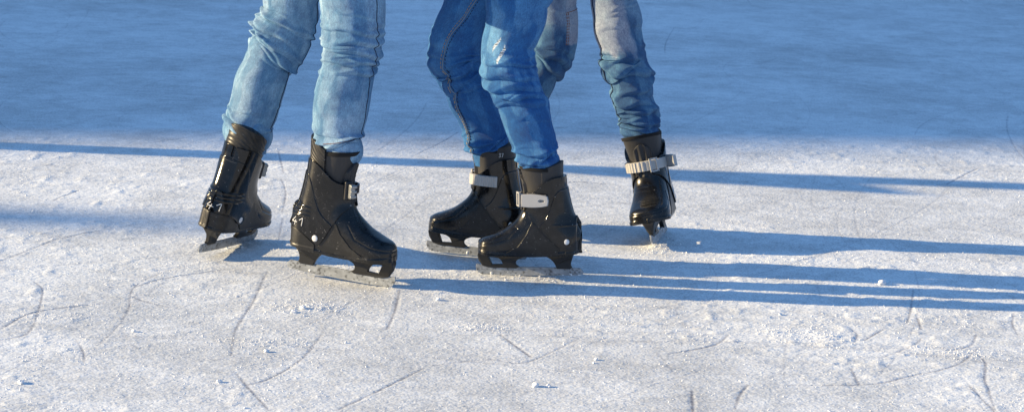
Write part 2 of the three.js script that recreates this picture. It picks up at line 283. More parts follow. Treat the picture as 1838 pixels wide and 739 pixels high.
// side view of a boot in metres: x from heel to toe, y above the ice, z across
const footTop = curve([[-0.01, 0.12], [0.05, 0.165], [0.10, 0.178], [0.14, 0.170], [0.166, 0.157], [0.203, 0.135], [0.242, 0.1185], [0.265, 0.1105], [0.285, 0.098]]);
const footWide = curve([[-0.01, 0.036], [0.06, 0.037], [0.12, 0.041], [0.18, 0.0485], [0.22, 0.0515], [0.26, 0.0505], [0.29, 0.050]]);
const shaftBack = curve([[0.05, 0.006], [0.086, 0.002], [0.114, -0.001], [0.152, 0.010], [0.184, 0.019], [0.23, 0.028], [0.281, 0.034], [0.34, 0.033]]);
const shaftFront = curve([[0.05, 0.19], [0.14, 0.178], [0.16, 0.166], [0.18, 0.159], [0.20, 0.155], [0.245, 0.149], [0.295, 0.161], [0.34, 0.176]]);
const shaftWide = curve([[0.05, 0.036], [0.10, 0.0365], [0.15, 0.039], [0.20, 0.043], [0.25, 0.048], [0.30, 0.053], [0.34, 0.057]]);
function foot(x, y, z) {
  let w = footWide(x);
  if (x > 0.232) { const t = (x - 0.232) / 0.050; w *= t < 1 ? Math.pow(1 - t ** 2.6, 0.45) : 0.02; } else if (x < 0.036) { const t = (0.036 - x) / 0.038; w *= t < 1 ? Math.sqrt(1 - t * t) : 0.02; }
  const top = footTop(x), h = (top - 0.045) / 2, q = (Math.abs(z) / w) ** 2.7 + (Math.abs(y - 0.045 - h) / h) ** 2.7;
  return Math.max((Math.pow(q, 1 / 2.7) - 1) * Math.max(0.012, Math.min(w, h)), x - 0.2815, -0.002 - x);
}
function shaft(x, y, z) {
  const a = shaftBack(y), b = shaftFront(y), h = (b - a) / 2, w = shaftWide(y), q = (Math.abs(x - a - h) / h) ** 2.35 + (Math.abs(z) / w) ** 2.35;
  return (Math.pow(q, 1 / 2.35) - 1) * Math.min(h, w);
}
const boot = (x, y, z) => smin(foot(x, y, z), Math.max(shaft(x, y, z), 0.06 - y), 0.022);
const polyline = (pts) => (x, y) => { let d = 9; for (let i = 0; i < pts.length - 1; i++) { const [ax, ay] = pts[i], bx = pts[i + 1][0] - ax, by = pts[i + 1][1] - ay, t = clamp(((x - ax) * bx + (y - ay) * by) / (bx * bx + by * by)); d = Math.min(d, Math.hypot(x - ax - t * bx, y - ay - t * by)); } return d; };
function polygon(pts) { const edge = polyline([...pts, pts[0]]); return (x, y) => { let inside = false; for (let i = 0, j = pts.length - 1; i < pts.length; j = i++) { const [a, b] = pts[i], [c, d] = pts[j]; if (b > y !== d > y && x < ((c - a) * (y - b)) / (d - b) + a) inside = !inside; } return (inside ? -1 : 1) * edge(x, y); }; }

function bootModel(kind) { // 'a': the boots marked 41, 'b': the boots with pale straps
  const A = kind === 'a', rivet = A ? [0.080, 0.098] : [0.026, 0.104];
  const low = A ? curve([[-0.02, 0.118], [0.01, 0.117], [0.05, 0.101], [0.085, 0.083], [0.097, 0.090], [0.125, 0.135], [0.15, 0.172], [0.19, 0.20]])
    : curve([[-0.02, 0.108], [0.0, 0.102], [0.03, 0.086], [0.045, 0.092], [0.09, 0.135], [0.125, 0.168], [0.15, 0.19], [0.19, 0.21]]);
  const high = curve([[-0.01, 0.286], [0.055, 0.284], [0.08, 0.274], [0.10, 0.258], [0.12, 0.243], [0.14, 0.236], [0.19, 0.232]]);
  const flame = curve([[0.10, 0.155], [0.135, 0.125], [0.15, 0.102], [0.165, 0.086], [0.19, 0.073], [0.215, 0.064], [0.235, 0.056], [0.248, 0.044], [0.254, 0.025], [0.30, -0.02]]);
  const cuffOffset = (x, y) => {
    let o = 0.0038 + 0.0020 * step(0, 0.0016, flame(y) - x);
    if (x < 0.07) for (const r of A ? [0.148, 0.158, 0.168] : [0.150]) o += 0.0014 * Math.exp(-(((y - r) / 0.0022) ** 2)) * step(0.07, 0.045, x);
    return o;
  };
  const cuff = (x, y, z) => {
    let r = Math.max((low(x) - y) * 0.8, (y - high(x)) * 0.9, Math.min(x - 0.132, 0.017 - Math.abs(z)));
    if (x < 0.07) r = Math.max(r, 0.0042 - Math.hypot(z, Math.min(0, y - 0.262)));
    return Math.max(boot(x, y, z) - cuffOffset(x, y), r);
  };
  const seam = polyline([[0.28, 0.092], [0.235, 0.098], [0.19, 0.112], [0.165, 0.14]]);
  const lower = (x, y, z) => Math.max(boot(x, y, z) - 0.0022 * step(0.077, 0.072, y + 0.012 * Math.sin(clamp(x / 0.28) * 3.14) - 0.004) + 0.0014 * Math.exp(-((seam(x, y) / 0.0020) ** 2)), 0.066 - 0.007 * Math.sin(clamp(x / 0.28) * 3.14) - y, y - 0.232);
  const side = polygon(A ? [[0.128, 0.152], [0.100, 0.098], [0.088, 0.080], [0.10, 0.0665], [0.19, 0.068], [0.215, 0.076], [0.18, 0.092], [0.15, 0.118]] : [[0.122, 0.160], [0.085, 0.120], [0.045, 0.084], [0.05, 0.066], [0.17, 0.0655], [0.198, 0.072], [0.165, 0.088], [0.142, 0.118]]);
  const panel = (x, y, z) => Math.max(boot(x, y, z) - 0.0021, side(x, y), 0.015 - Math.abs(z));
  const heelTop = curve([[-0.02, 0.114], [0.02, 0.112], [0.05, 0.098], [0.09, 0.075]]);
  const heel = (x, y, z) => Math.max(boot(x, y, z) - 0.0022 - 0.0012 * step(0.075, 0.071, y), 0.0655 - 0.004 * step(0.0, 0.08, x) - y, y - heelTop(x), x - (A ? 0.078 : 0.03));
  const back = (x, y, z) => Math.max(shaft(x, y, z) + (A ? -0.0005 : 0.0035), 0.20 - y, y - (A ? 0.341 : 0.327) + 9 * Math.max(0, x - 0.055) ** 2 + 5 * z * z, x - 0.093);
  const frontTop = (x) => 0.308 + 0.06 * (x - 0.1);
  const front = (x, y, z) => Math.max(shaft(x, y, z) + 0.0050, 0.20 - y, y - frontTop(x), 0.075 - x);
  const trim = (x, y, z) => Math.max(shaft(x, y, z) + 0.0025, frontTop(x) - 0.007 - y, y - frontTop(x) - 0.003, 0.074 - x, -(shaft(x, y, z) + 0.013));
  const tongue = (x, y, z) => Math.max(shaft(x, y, z) - 0.0012 * (1 + Math.sin(z * 420)), 0.19 - y, y - 0.287 + 40 * z * z, 0.12 - x, Math.abs(z) - 0.024);
  const c = 0.0017;
  return {
    kind, rivet, cuffOffset,
    parts: [
      ['lower_shell', skin(lower, [-0.012, 0.05, -0.06], [0.292, 0.24, 0.06], c, 4), 'shell'],
      ['cuff', skin(cuff, [-0.012, 0.07, -0.062], [0.185, 0.292, 0.062], c, 4), 'gloss'],
      ['side_panel', skin(panel, [0.04, 0.055, -0.06], [0.222, 0.166, 0.06], c, 4), 'matte'],
      ['heel_cap', skin(heel, [-0.014, 0.055, -0.05], [0.09, 0.118, 0.05], c, 4), 'matte'],
      ['liner_back', skin(back, [0, 0.195, -0.064], [0.10, 0.350, 0.064], c, 6), A ? 'weave' : 'liner'],
      ['liner_front', skin(front, [0.07, 0.195, -0.06], [0.18, 0.322, 0.06], c, 6), 'liner'],
      ['liner_trim', skin(trim, [0.07, 0.29, -0.06], [0.182, 0.326, 0.06], c, 6), 'trim'],
      ['tongue', skin(tongue, [0.11, 0.185, -0.04], [0.18, 0.292, 0.04], c, 6), 'liner'],
    ],
  };
}
const BOOTS = { a: bootModel('a'), b: bootModel('b') };

const holderGeometry = (() => {
  const s = new THREE.Shape(); s.moveTo(0.279, 0.068);
  s.lineTo(0.282, 0.058); s.lineTo(0.281, 0.044); s.lineTo(0.270, 0.028); s.lineTo(0.254, 0.0235); s.lineTo(0.176, 0.0215); s.lineTo(0.168, 0.0245);
  s.bezierCurveTo(0.180, 0.029, 0.182, 0.040, 0.168, 0.048); s.bezierCurveTo(0.146, 0.059, 0.100, 0.064, 0.083, 0.054); s.bezierCurveTo(0.069, 0.045, 0.062, 0.034, 0.058, 0.0215);
  s.lineTo(0.022, 0.0215); s.lineTo(0.018, 0.025); s.bezierCurveTo(0.026, 0.030, 0.016, 0.052, 0.010, 0.068); s.lineTo(0.14, 0.071); s.closePath();
  const h = new THREE.Path(); h.moveTo(0.256, 0.055); h.bezierCurveTo(0.226, 0.057, 0.214, 0.048, 0.211, 0.030); h.lineTo(0.244, 0.029); h.closePath(); s.holes.push(h);
  const g = new THREE.ExtrudeGeometry(s, { depth: 0.013, bevelThickness: 0.003, bevelSize: 0.0016, bevelSegments: 3, curveSegments: 10 }).translate(0, 0, -0.0065), p = g.attributes.position;
  for (let i = 0; i < p.count; i++) { const y = p.getY(i); p.setZ(i, p.getZ(i) * lerp(0.6, 2.3, step(0.044, 0.068, y)) * (p.getX(i) > 0.268 ? 0.8 : 1)); }
  g.computeVertexNormals(); return g;
})();
const bladeGeometry = (() => {
  const s = new THREE.Shape(); s.moveTo(0.288, 0.030); s.bezierCurveTo(0.292, 0.018, 0.288, 0.008, 0.272, 0.0025); s.bezierCurveTo(0.20, -0.0005, 0.10, -0.0005, 0.01, 0.0022); s.lineTo(-0.010, 0.0035); s.bezierCurveTo(-0.018, 0.008, -0.016, 0.016, -0.006, 0.0225); s.lineTo(0.25, 0.0245); s.lineTo(0.272, 0.028); s.closePath();
  const g = new THREE.ExtrudeGeometry(s, { depth: 0.0036, bevelThickness: 0.0006, bevelSize: 0.0006, bevelSegments: 1, curveSegments: 10 }).translate(0, 0, -0.0018), u = g.attributes.uv; for (let i = 0; i < u.count; i++) u.setXY(i, u.getX(i) * 3.2, u.getY(i) * 12);
  return g;
})();
function crustGeometry(seed) { // frost and snow packed on both sides of the blade
  return skin((x, y, z) => {
    const side = z > 0 ? 31 : 0, n = fbm(x * 85 + seed * 7 + side, y * 120, 3), g = noise2(x * 520 + side, y * 520 + seed), top = -0.004 + 0.021 * fbm(x * 34 + seed * 5 + side, seed, 3);
    const t = 0.0004 + 0.0085 * Math.max(0, n - 0.50) + 0.0007 * g;
    return Math.max(Math.abs(z) - t, y - top - 0.002 * g, 0.0006 - y, x - 0.284 + 9 * Math.max(0, y - 0.014) ** 2, -0.010 - x);
  }, [-0.014, -0.002, -0.009], [0.292, 0.032, 0.009], 0.0016, 6);
}
// a point on the boot's surface, at height y, in the direction turn (0 = toe, positive = +z), lifted by lift
function onBoot(y, turn, lift, cx = 0.09) {
  const c = Math.cos(turn), s = Math.sin(turn); let a = 0, b = 0.14;
  for (let k = 0; k < 26; k++) { const m = (a + b) / 2; boot(cx + c * m, y, s * m) < lift ? (a = m) : (b = m); }
  return new THREE.Vector3(cx + c * a, y, s * a);
}
function bandGeometry(y0, tilt, from, to, lift, width, thick, ribs) { // a strap bent round the boot
  const n = 90, P = [], I = [];
  for (let k = 0; k <= n; k++) {
    const t = lerp(from, to, k / n), bend = ribs && t > Math.min(...ribs) && t < Math.max(...ribs) ? 0.0011 * (Math.sin(t * 46) > 0 ? 1 : -0.4) : 0, y = y0 + tilt * Math.sin(t), out = onBoot(y, t, lift + thick + bend), inn = onBoot(y, t, lift);
    for (const [p, s] of [[inn, -1], [out, -1], [out, 1], [inn, 1]]) P.push(p.x, p.y + (s * width) / 2 * (p === out ? 0.9 : 1), p.z);
    if (k < n) for (let e = 0; e < 4; e++) { const a = k * 4 + e, b = k * 4 + ((e + 1) % 4); if (to > from) I.push(a, b, a + 4, b, b + 4, a + 4); else I.push(a, a + 4, b, b, a + 4, b + 4); }
  }
  I.push(0, 2, 1, 0, 3, 2); const l = n * 4; I.push(l, l + 1, l + 2, l, l + 2, l + 3);
  const g = new THREE.BufferGeometry(); g.setAttribute('position', new THREE.Float32BufferAttribute(P, 3)); g.setIndex(I);
  const f = g.toNonIndexed(); f.computeVertexNormals(); return f;
}
function place(g, y, turn, lift, spin = 0, splay = 0) { // a flat piece (its face towards +z, its length along x) laid on the boot
  const p = onBoot(y, turn, lift), a = onBoot(y, turn + 0.05, lift), b = onBoot(y, turn - 0.05, lift), t = a.sub(b).normalize(), n = new THREE.Vector3(-t.z, 0, t.x).multiplyScalar(-1);
  if (n.dot(new THREE.Vector3(Math.cos(turn), 0, Math.sin(turn))) < 0) n.multiplyScalar(-1);
  const x = new THREE.Vector3().crossVectors(new THREE.Vector3(0, 1, 0), n);
  return g.rotateZ(spin).rotateY(splay).applyMatrix4(new THREE.Matrix4().makeBasis(x, new THREE.Vector3(0, 1, 0), n).setPosition(p));
}
const GLYPHS = { 4: [[[0.34, 1], [0.0, 0.38], [0.6, 0.38]], [[0.42, 0.66], [0.38, 0]]], 1: [[[0.0, 0.66], [0.34, 1], [0.30, 0]]], 3: [[[0.02, 0.88], [0.3, 1], [0.5, 0.8], [0.22, 0.54], [0.52, 0.28], [0.3, 0.0], [0.0, 0.1]]], 7: [[[0, 0.96], [0.52, 1], [0.18, 0]]] };
function numberGeometry(text, y, turn, size, lift, radius, side) { // digits written on the boot
  const parts = []; let at = 0;
  for (const ch of text) { for (const line of GLYPHS[ch]) { const pts = new THREE.CatmullRomCurve3(line.map(([u, v]) => onBoot(y + v * size, turn - side * (at + u) * size / 0.06, lift)), false, 'catmullrom', ch === '3' ? 0.5 : 0.02); parts.push(new THREE.TubeGeometry(pts, 14, radius, 5)); } at += 0.78; }
  return mergeGeometries(parts);
}
const poseOf = (o) => new THREE.Matrix4().compose(new THREE.Vector3(...o.at), new THREE.Quaternion().setFromEuler(new THREE.Euler(...[o.roll, o.yaw, o.pitch].map(THREE.MathUtils.degToRad), 'YZX')), new THREE.Vector3(o.size, o.size * (o.tall ?? 1), o.size * (o.wide ?? 1)));
function skate(parent, o) { // o: kind, at, yaw, pitch, roll (degrees), size, tall, lateral (+1 or -1), marks
  const g = new THREE.Group(); g.name = 'ice_skate'; g.userData.label = o.label; parent.add(g);
  g.position.set(...o.at); g.rotation.set(...[o.roll, o.yaw, o.pitch].map(THREE.MathUtils.degToRad), 'YZX'); g.scale.set(o.size, o.size * (o.tall ?? 1), o.size * (o.wide ?? 1));
  const model = BOOTS[o.kind], L = o.lateral, lift = 0.0062;
  for (const [name, geometry, material] of model.parts) mesh(name, geometry, M[material], g);
  mesh('blade_holder', holderGeometry, M.holder, g);
  mesh('blade', bladeGeometry, M.frost, g);
  mesh('snow_crust', crustGeometry(o.seed), M.snow, g);
  for (const s of [-1, 1]) {
    let a = 0, b = 0.09; for (let k = 0; k < 24; k++) { const m = (a + b) / 2; boot(model.rivet[0], model.rivet[1], m) < model.cuffOffset(model.rivet[0], model.rivet[1]) ? (a = m) : (b = m); }
    mesh('rivet', new THREE.LatheGeometry([[0, 0.0016], [0.005, 0.0014], [0.0078, 0.0004], [0.0084, -0.003]].map(([r, y]) => new THREE.Vector2(r, y)), 24).rotateX((s * Math.PI) / 2).translate(model.rivet[0], model.rivet[1], s * a), M.rivet, g);
  }
  if (o.kind === 'b') {
    mesh('strap', bandGeometry(0.221, 0, L * 1.75, -L * 1.95, lift, 0.031, 0.0040, [-L * 1.93, -L * (o.ribs ?? 0.35)]), M.strap, g);
    mesh('strap_mount', place(new RoundedBoxGeometry(0.030, 0.034, 0.008, 3, 0.004), 0.226, L * 0.95, 0.003), M.dark, g);
    const s = new THREE.Shape(); s.moveTo(-0.030, -0.0125); s.bezierCurveTo(-0.010, -0.0155, 0.020, -0.013, 0.0285, -0.0095); s.bezierCurveTo(0.031, 0, 0.031, 0, 0.0285, 0.0095); s.bezierCurveTo(0.020, 0.013, -0.010, 0.0155, -0.030, 0.0125); s.closePath();
    const hole = new THREE.Path(); hole.absellipse(0.016, 0, 0.0085, 0.0042, 0, Math.PI * 2); s.holes.push(hole);
    const lever = new THREE.ExtrudeGeometry(s, { depth: 0.006, bevelThickness: 0.0015, bevelSize: 0.0015, bevelSegments: 2, curveSegments: 12 }).scale(1.22, 1.22, 1.1);
    if (L > 0) lever.rotateZ(Math.PI);
    mesh('buckle', place(lever, 0.221, L * 1.20, 0.0095, 0, -L * (o.splay ?? 0.04)), M.lever, g);
    const f = 0.0022, loop = mergeGeometries([[0.018, f * 2, 0, 0.0182], [0.018, f * 2, 0, -0.0182], [f * 2, 0.0408, 0.009, 0], [f * 2, 0.0408, -0.009, 0]].map(([w, h, x, y]) => new THREE.BoxGeometry(w, h, 0.0042).translate(x, y, 0)));
    mesh('loop', place(loop, 0.221, L * 0.34, 0.012), M.lever, g);
  } else {
    mesh('buckle_base', place(new RoundedBoxGeometry(0.020, 0.046, 0.014, 3, 0.004), 0.222, 0.42, 0.005), M.dark, g);
    const box = [new RoundedBoxGeometry(0.017, 0.044, 0.020, 3, 0.004)];
    for (const y of [-0.015, 0, 0.015]) box.push(new RoundedBoxGeometry(0.022, 0.009, 0.015, 2, 0.003).translate(0.003, y, 0.004));
    mesh('buckle', place(mergeGeometries(box).scale(0.8, 0.8, 0.8), 0.222, 0.40, 0.015), M.ratchet, g);
    mesh('strap', bandGeometry(0.222, 0, 0.5, -1.45, lift, 0.021, 0.0034, null), M.dark, g);
    mesh('strap_end', place(new RoundedBoxGeometry(0.012, 0.024, 0.008, 2, 0.003), 0.225, -1.42, 0.010), M.lever, g);
  }
  for (const [text, y, turn, size, lift2, radius, side] of o.marks ?? []) mesh('size_number', numberGeometry(text, y, turn, size, lift2, radius, side), M.white, g, `white handwritten ${text}`);
  return g;
}

// ---------------------------------------------------------------- the three skaters
// A denim tube along a leg: rings [x, y, z, half width], folds [height, turn, half angle, rise, depth, thickness]
function legSurface(rings, o) {
  const pts = rings.map((r) => new THREE.Vector3(r[0], r[1], r[2])), path = new THREE.CatmullRomCurve3(pts, false, 'centripetal'), n = rings.length - 1;
  const heights = rings.map((r) => r[1]);
  const rad = (t) => { const f = clamp(t) * n, i = Math.min(n - 1, f | 0), u = f - i, p = (k) => rings[clamp(k, 0, n)][3]; const a = p(i - 1), b = p(i), c = p(i + 1), d = p(i + 2); return b + 0.5 * u * (c - a + u * (2 * a - 5 * b + 4 * c - d + u * (3 * (b - c) + d - a))); };
  const rnd = generator(o.seed), folds = [...(o.folds ?? [])];
  for (const [y0, y1, count, depth] of o.zones) for (let k = 0; k < count; k++) folds.push([lerp(y0, y1, rnd()), rnd() * 6.283, lerp(0.45, 1.5, rnd()), lerp(-0.022, 0.022, rnd()), depth * lerp(0.4, 1, rnd()), lerp(0.0045, 0.0095, rnd())]);
  const frame = (t) => { const c = path.getPoint(t), T = path.getTangent(t), A = new THREE.Vector3(1, 0, 0).addScaledVector(T, -T.x).normalize(), B = new THREE.Vector3().crossVectors(A, T).normalize(); if (B.z < 0) B.negate(); return { c, A, B, r: rad(t) }; };
  const cache = new Map(), frameAt = (t) => { const k = Math.round(t * 4000); if (!cache.has(k)) cache.set(k, frame(k / 4000)); return cache.get(k); };
  const bulge = (y, turn) => {
    let d = 0;
    for (const [fy, ft, half, rise, depth, thick] of folds) {
      if (Math.abs(y - fy) > 0.06) continue;
      let a = turn - ft; a -= Math.round(a / 6.2832) * 6.2832; if (Math.abs(a) > half) continue;
      const env = Math.cos((a / half) * 1.5708) ** 0.8, e = y - fy - rise * a - 0.45 * thick * Math.sin(a * 3.7 + fy * 190), q = e / (0.82 * thick);
      d += 1.3 * depth * env * (Math.exp(-q * q * 0.8) - 0.95 * Math.exp(-1.9 * Math.abs(q + 1.35)));
    }
    return d + 0.0022 * (fbm(turn * 1.6 + o.seed, y * 22, 3) - 0.5) + 0.006 * (noise2(Math.cos(turn) * 1.3 + o.seed * 3, y * 7 + Math.sin(turn) * 1.3) - 0.5);
  };
  const deep0 = o.deep ?? 0.9, last = rings[rings.length - 3][1], deepAt = (y) => lerp(deep0, 0.9, step(last + 0.07, last + 0.005, y));
  const point = (t, turn, lift = 0) => { const { c, A, B, r } = frameAt(t), y = c.y, q = r + (o.smooth && y > o.smooth ? 0 : bulge(y, turn)) + lift; return new THREE.Vector3().copy(c).addScaledVector(A, Math.cos(turn) * q).addScaledVector(B, Math.sin(turn) * q * deepAt(y)); };
  return { point, path, heights, tAt: (y) => { let a = 0, b = 1; for (let k = 0; k < 30; k++) { const m = (a + b) / 2; path.getPoint(m).y > y ? (a = m) : (b = m); } return a; } };
}
function legGeometry(s, u0, u1) {
  const around = 132, along = 340, P = [], U = [], I = [], top = s.tAt(0.84);
  for (let j = 0; j <= along; j++) {
    const t = j < 24 ? (top * j) / 24 : lerp(top, 1, (j - 24) / (along - 24));
    for (let i = 0; i <= around; i++) { const p = s.point(t, (i / around) * Math.PI * 2 - Math.PI / 2); P.push(p.x, p.y, p.z); U.push(lerp(u0, u1, i / around), clamp((p.y - 0.2) / 0.65)); }
    if (j < along) for (let i = 0; i < around; i++) { const a = j * (around + 1) + i, b = a + around + 1; I.push(a, a + 1, b, a + 1, b + 1, b); }
  }
  const g = new THREE.BufferGeometry(); g.setAttribute('position', new THREE.Float32BufferAttribute(P, 3)); g.setAttribute('uv', new THREE.Float32BufferAttribute(U, 2)); g.setIndex(I); g.computeVertexNormals();
  const N = g.attributes.normal; // the two edges of the sheet meet at the back: one normal for both
  for (let j = 0; j <= along; j++) { const a = j * (around + 1), b = a + around; const v = new THREE.Vector3(N.getX(a) + N.getX(b), N.getY(a) + N.getY(b), N.getZ(a) + N.getZ(b)).normalize(); N.setXYZ(a, v.x, v.y, v.z); N.setXYZ(b, v.x, v.y, v.z); }
  return g;
}
const denimBump = dataTexture(512, 512, (i, j, c) => { c[0] = c[1] = c[2] = 0.5 + 0.28 * Math.sin((i + j * 0.5) * 0.9) * (0.5 + noise2(i / 7, j / 7)) + 0.35 * (hash2(i, j) - 0.5); });
denimBump.repeat.set(6, 6);
function denim(paint, seed) { // paint(leg, turn in radians from the back, height) gives [r, g, b] in sRGB; yarn and wash noise are added
  const W = 1024, H = 1024, c3 = [0, 0, 0];
  const map = dataTexture(W, H, (i, j, c) => {
    const leg = i < W / 2 ? 0 : 1, turn = ((i % (W / 2)) / (W / 2)) * Math.PI * 2 - Math.PI / 2, y = 0.2 + (j / H) * 0.65;
    paint(leg, turn, y, c3);
    const m = 1 + 0.24 * (fbm(i / 30 + seed, j / 42, 4) - 0.5) + 0.22 * (hash2(i + seed * 7, j) - 0.5) + 0.22 * (noise2(i / 1.6 + 9, j / 7) - 0.5) + 0.08 * (noise2(i / 6, j / 1.5 + 40) - 0.5);
    c[0] = c3[0] * (m + 0.02 * (m - 1)); c[1] = c3[1] * m; c[2] = c3[2] * (m - 0.25 * (m - 1));
  }, true);
  return new THREE.MeshStandardMaterial({ map, roughness: 0.9, bumpMap: denimBump, bumpScale: 0.0009 });
}
function seamGeometry(s, y0, y1, turn, radius, lift, wobble = 0.03) {
  const pts = []; for (let k = 0; k <= 90; k++) { const y = lerp(y0, y1, k / 90), a = typeof turn === 'function' ? turn(y) : turn; pts.push(s.point(s.tAt(y), a + wobble * Math.sin(y * 80) * 0.5, lift)); }
  return new THREE.TubeGeometry(new THREE.CatmullRomCurve3(pts), 240, radius, 6);
}
function stitchGeometry(s, y0, y1, turn, radius, lift) { // separate short stitches
  const parts = []; for (let y = y0; y > y1; y -= 0.0085) { const a = (q) => (typeof turn === 'function' ? turn(q) : turn); parts.push(new THREE.TubeGeometry(new THREE.LineCurve3(s.point(s.tAt(y), a(y), lift), s.point(s.tAt(y - 0.0052), a(y - 0.0052), lift)), 1, radius, 4)); }
  return mergeGeometries(parts);
}
function capsuleField(list) { // smooth union of tapered bones [ax, ay, az, ar, bx, by, bz, br]
  return (x, y, z) => { let d = 9; for (const [ax, ay, az, ar, bx, by, bz, br] of list) { const ux = bx - ax, uy = by - ay, uz = bz - az, t = clamp(((x - ax) * ux + (y - ay) * uy + (z - az) * uz) / (ux * ux + uy * uy + uz * uz)); d = smin(d, Math.hypot(x - ax - t * ux, y - ay - t * uy, z - az - t * uz) - lerp(ar, br, t), 0.035); } return d; };
}
function person(o) {
  const g = thing('person', o.label, 'person', 'skaters on the ice');
  const surfaces = o.legs.map((l) => legSurface(l.rings, l)), hip = o.legs.map((l) => l.rings[0]);
  const cx = (hip[0][0] + hip[1][0]) / 2, cz = (hip[0][2] + hip[1][2]) / 2, F = new THREE.Vector3(Math.cos(o.facing), 0, -Math.sin(o.facing)), R = new THREE.Vector3(-F.z, 0, F.x), at = (f, r, y) => [cx + F.x * f + R.x * r, y, cz + F.z * f + R.z * r];
  const sh = 1.50 * o.height, bones = [], cloth = [];
  const bone = (list, a, ar, b, br) => list.push([...a, ar, ...b, br]);
  for (const l of o.legs) { const q = l.rings; for (let k = 0; k < q.length - 1; k++) { const b = q[k + 1]; bone(bones, q[k].slice(0, 3), q[k][3] * (k < q.length - 4 ? 0.36 : 0.2), b.slice(0, 3), b[3] * (k < q.length - 5 ? 0.36 : 0.2)); } const e = q[q.length - 1], s = l.skate, pose = poseOf(s), ankle = new THREE.Vector3(0.075, 0.14, 0).applyMatrix4(pose).toArray(), toes = new THREE.Vector3(0.20, 0.098, 0).applyMatrix4(pose).toArray(); bone(bones, e.slice(0, 3), 0.012, ankle, 0.014); bone(bones, ankle, 0.016, toes, 0.008); }
  bone(bones, at(0, -0.06, 0.99), 0.085, at(0, 0.06, 0.99), 0.085); bone(bones, at(0, 0, 1.02), 0.115, at(o.lean * 0.5, 0, 1.25), 0.115); bone(bones, at(o.lean * 0.5, 0, 1.25), 0.115, at(o.lean, 0, sh - 0.05), 0.10); bone(bones, at(o.lean, -0.15, sh - 0.02), 0.055, at(o.lean, 0.15, sh - 0.02), 0.055);
  bone(bones, at(o.lean, 0, sh), 0.055, at(o.lean * 1.2 + 0.01, 0, sh + 0.10), 0.052); bone(bones, at(o.lean * 1.2 + 0.02, 0, sh + 0.14), 0.072, at(o.lean * 1.2 + 0.015, 0, sh + 0.20), 0.086); bone(bones, at(o.lean * 1.2 + 0.10, 0, sh + 0.145), 0.010, at(o.lean * 1.2 + 0.095, 0, sh + 0.175), 0.008);
  for (const s of [-1, 1]) { bone(bones, at(o.lean * 1.2 + 0.01, s * 0.082, sh + 0.15), 0.014, at(o.lean * 1.2 + 0.005, s * 0.084, sh + 0.185), 0.016); bone(bones, at(o.lean, s * 0.18, sh - 0.03), 0.048, at(o.lean * 0.6 - 0.05, s * 0.25, 1.24), 0.040); bone(bones, at(o.lean * 0.6 - 0.05, s * 0.25, 1.24), 0.038, at(0.10, s * 0.16, 1.06), 0.030); bone(cloth, at(o.lean, s * 0.18, sh - 0.03), 0.068, at(o.lean * 0.6 - 0.05, s * 0.25, 1.24), 0.058); bone(cloth, at(o.lean * 0.6 - 0.05, s * 0.25, 1.24), 0.056, at(0.10, s * 0.155, 1.06), 0.052); }
  bone(cloth, at(0, -0.05, 0.99), 0.135, at(0, 0.05, 0.99), 0.135); bone(cloth, at(0, 0, 1.02), 0.15, at(o.lean * 0.5, 0, 1.25), 0.145); bone(cloth, at(o.lean * 0.5, 0, 1.25), 0.145, at(o.lean, 0, sh - 0.05), 0.125); bone(cloth, at(o.lean, -0.15, sh - 0.02), 0.075, at(o.lean, 0.15, sh - 0.02), 0.075); bone(cloth, at(o.lean, 0, sh), 0.075, at(o.lean * 1.1, 0, sh + 0.05), 0.07);
  const box = (list) => [[0, 1, 2].map((k) => Math.min(...list.flatMap((b) => [b[k] - b[3], b[4 + k] - b[7]])) - 0.03), [0, 1, 2].map((k) => Math.max(...list.flatMap((b) => [b[k] + b[3], b[4 + k] + b[7]])) + 0.03)];
  mesh('body', skin(capsuleField(bones), ...box(bones), 0.014), flat(0.5, 0.33, 0.25, 0.6), g);
  mesh('jacket', skin(((f) => (x, y, z) => Math.max(f(x, y, z), 0.93 - y))(capsuleField(cloth)), ...box(cloth), 0.014), flat(...o.jacket, 0.85), g);
  const head = at(o.lean * 1.2 + 0.005, 0, sh + 0.195); bone([], head, 0, head, 0);
  mesh('hair', skin((x, y, z) => { const f = (x - head[0]) * F.x + (z - head[2]) * F.z; return Math.max(Math.hypot(x - head[0] + F.x * 0.012, (y - head[1]) * 0.95, z - head[2] + F.z * 0.012) - 0.101, f - 0.045 - Math.max(0, y - head[1] - 0.03), head[1] - 0.09 - y); }, head.map((v) => v - 0.13), head.map((v) => v + 0.13), 0.010), flat(0.04, 0.025, 0.015, 0.7), g);
  const seat = new THREE.SphereGeometry(1, 40, 24).scale(0.125, 0.14, 0.175).rotateY(Math.PI / 2 + 0).rotateY(0).applyMatrix4(new THREE.Matrix4().makeBasis(R, new THREE.Vector3(0, 1, 0), F.clone().negate())).translate(cx, 0.985, cz);
  const jeans = mesh('jeans', mergeGeometries([legGeometry(surfaces[0], 0, 0.5), legGeometry(surfaces[1], 0.5, 1), seat]), o.denim, g, o.jeansLabel);
  o.trim?.(jeans, surfaces);
  for (const l of o.legs) skate(g, l.skate);
  return g;
}
const hem = (y) => [[y + 0.010, 1.9, 1.6, 0.008, 0.006, 0.006], [y + 0.022, 0.9, 1.5, -0.012, 0.006, 0.006], [y + 0.036, 2.2, 1.3, 0.014, 0.005, 0.007], [y + 0.016, 3.6, 1.2, -0.01, 0.006, 0.006]];
const threads = { gold: flat(0.42, 0.30, 0.16, 0.8), pale: flat(0.20, 0.25, 0.30, 0.85), navy: flat(0.012, 0.022, 0.055, 0.9), rust: flat(0.25, 0.10, 0.05, 0.85) };

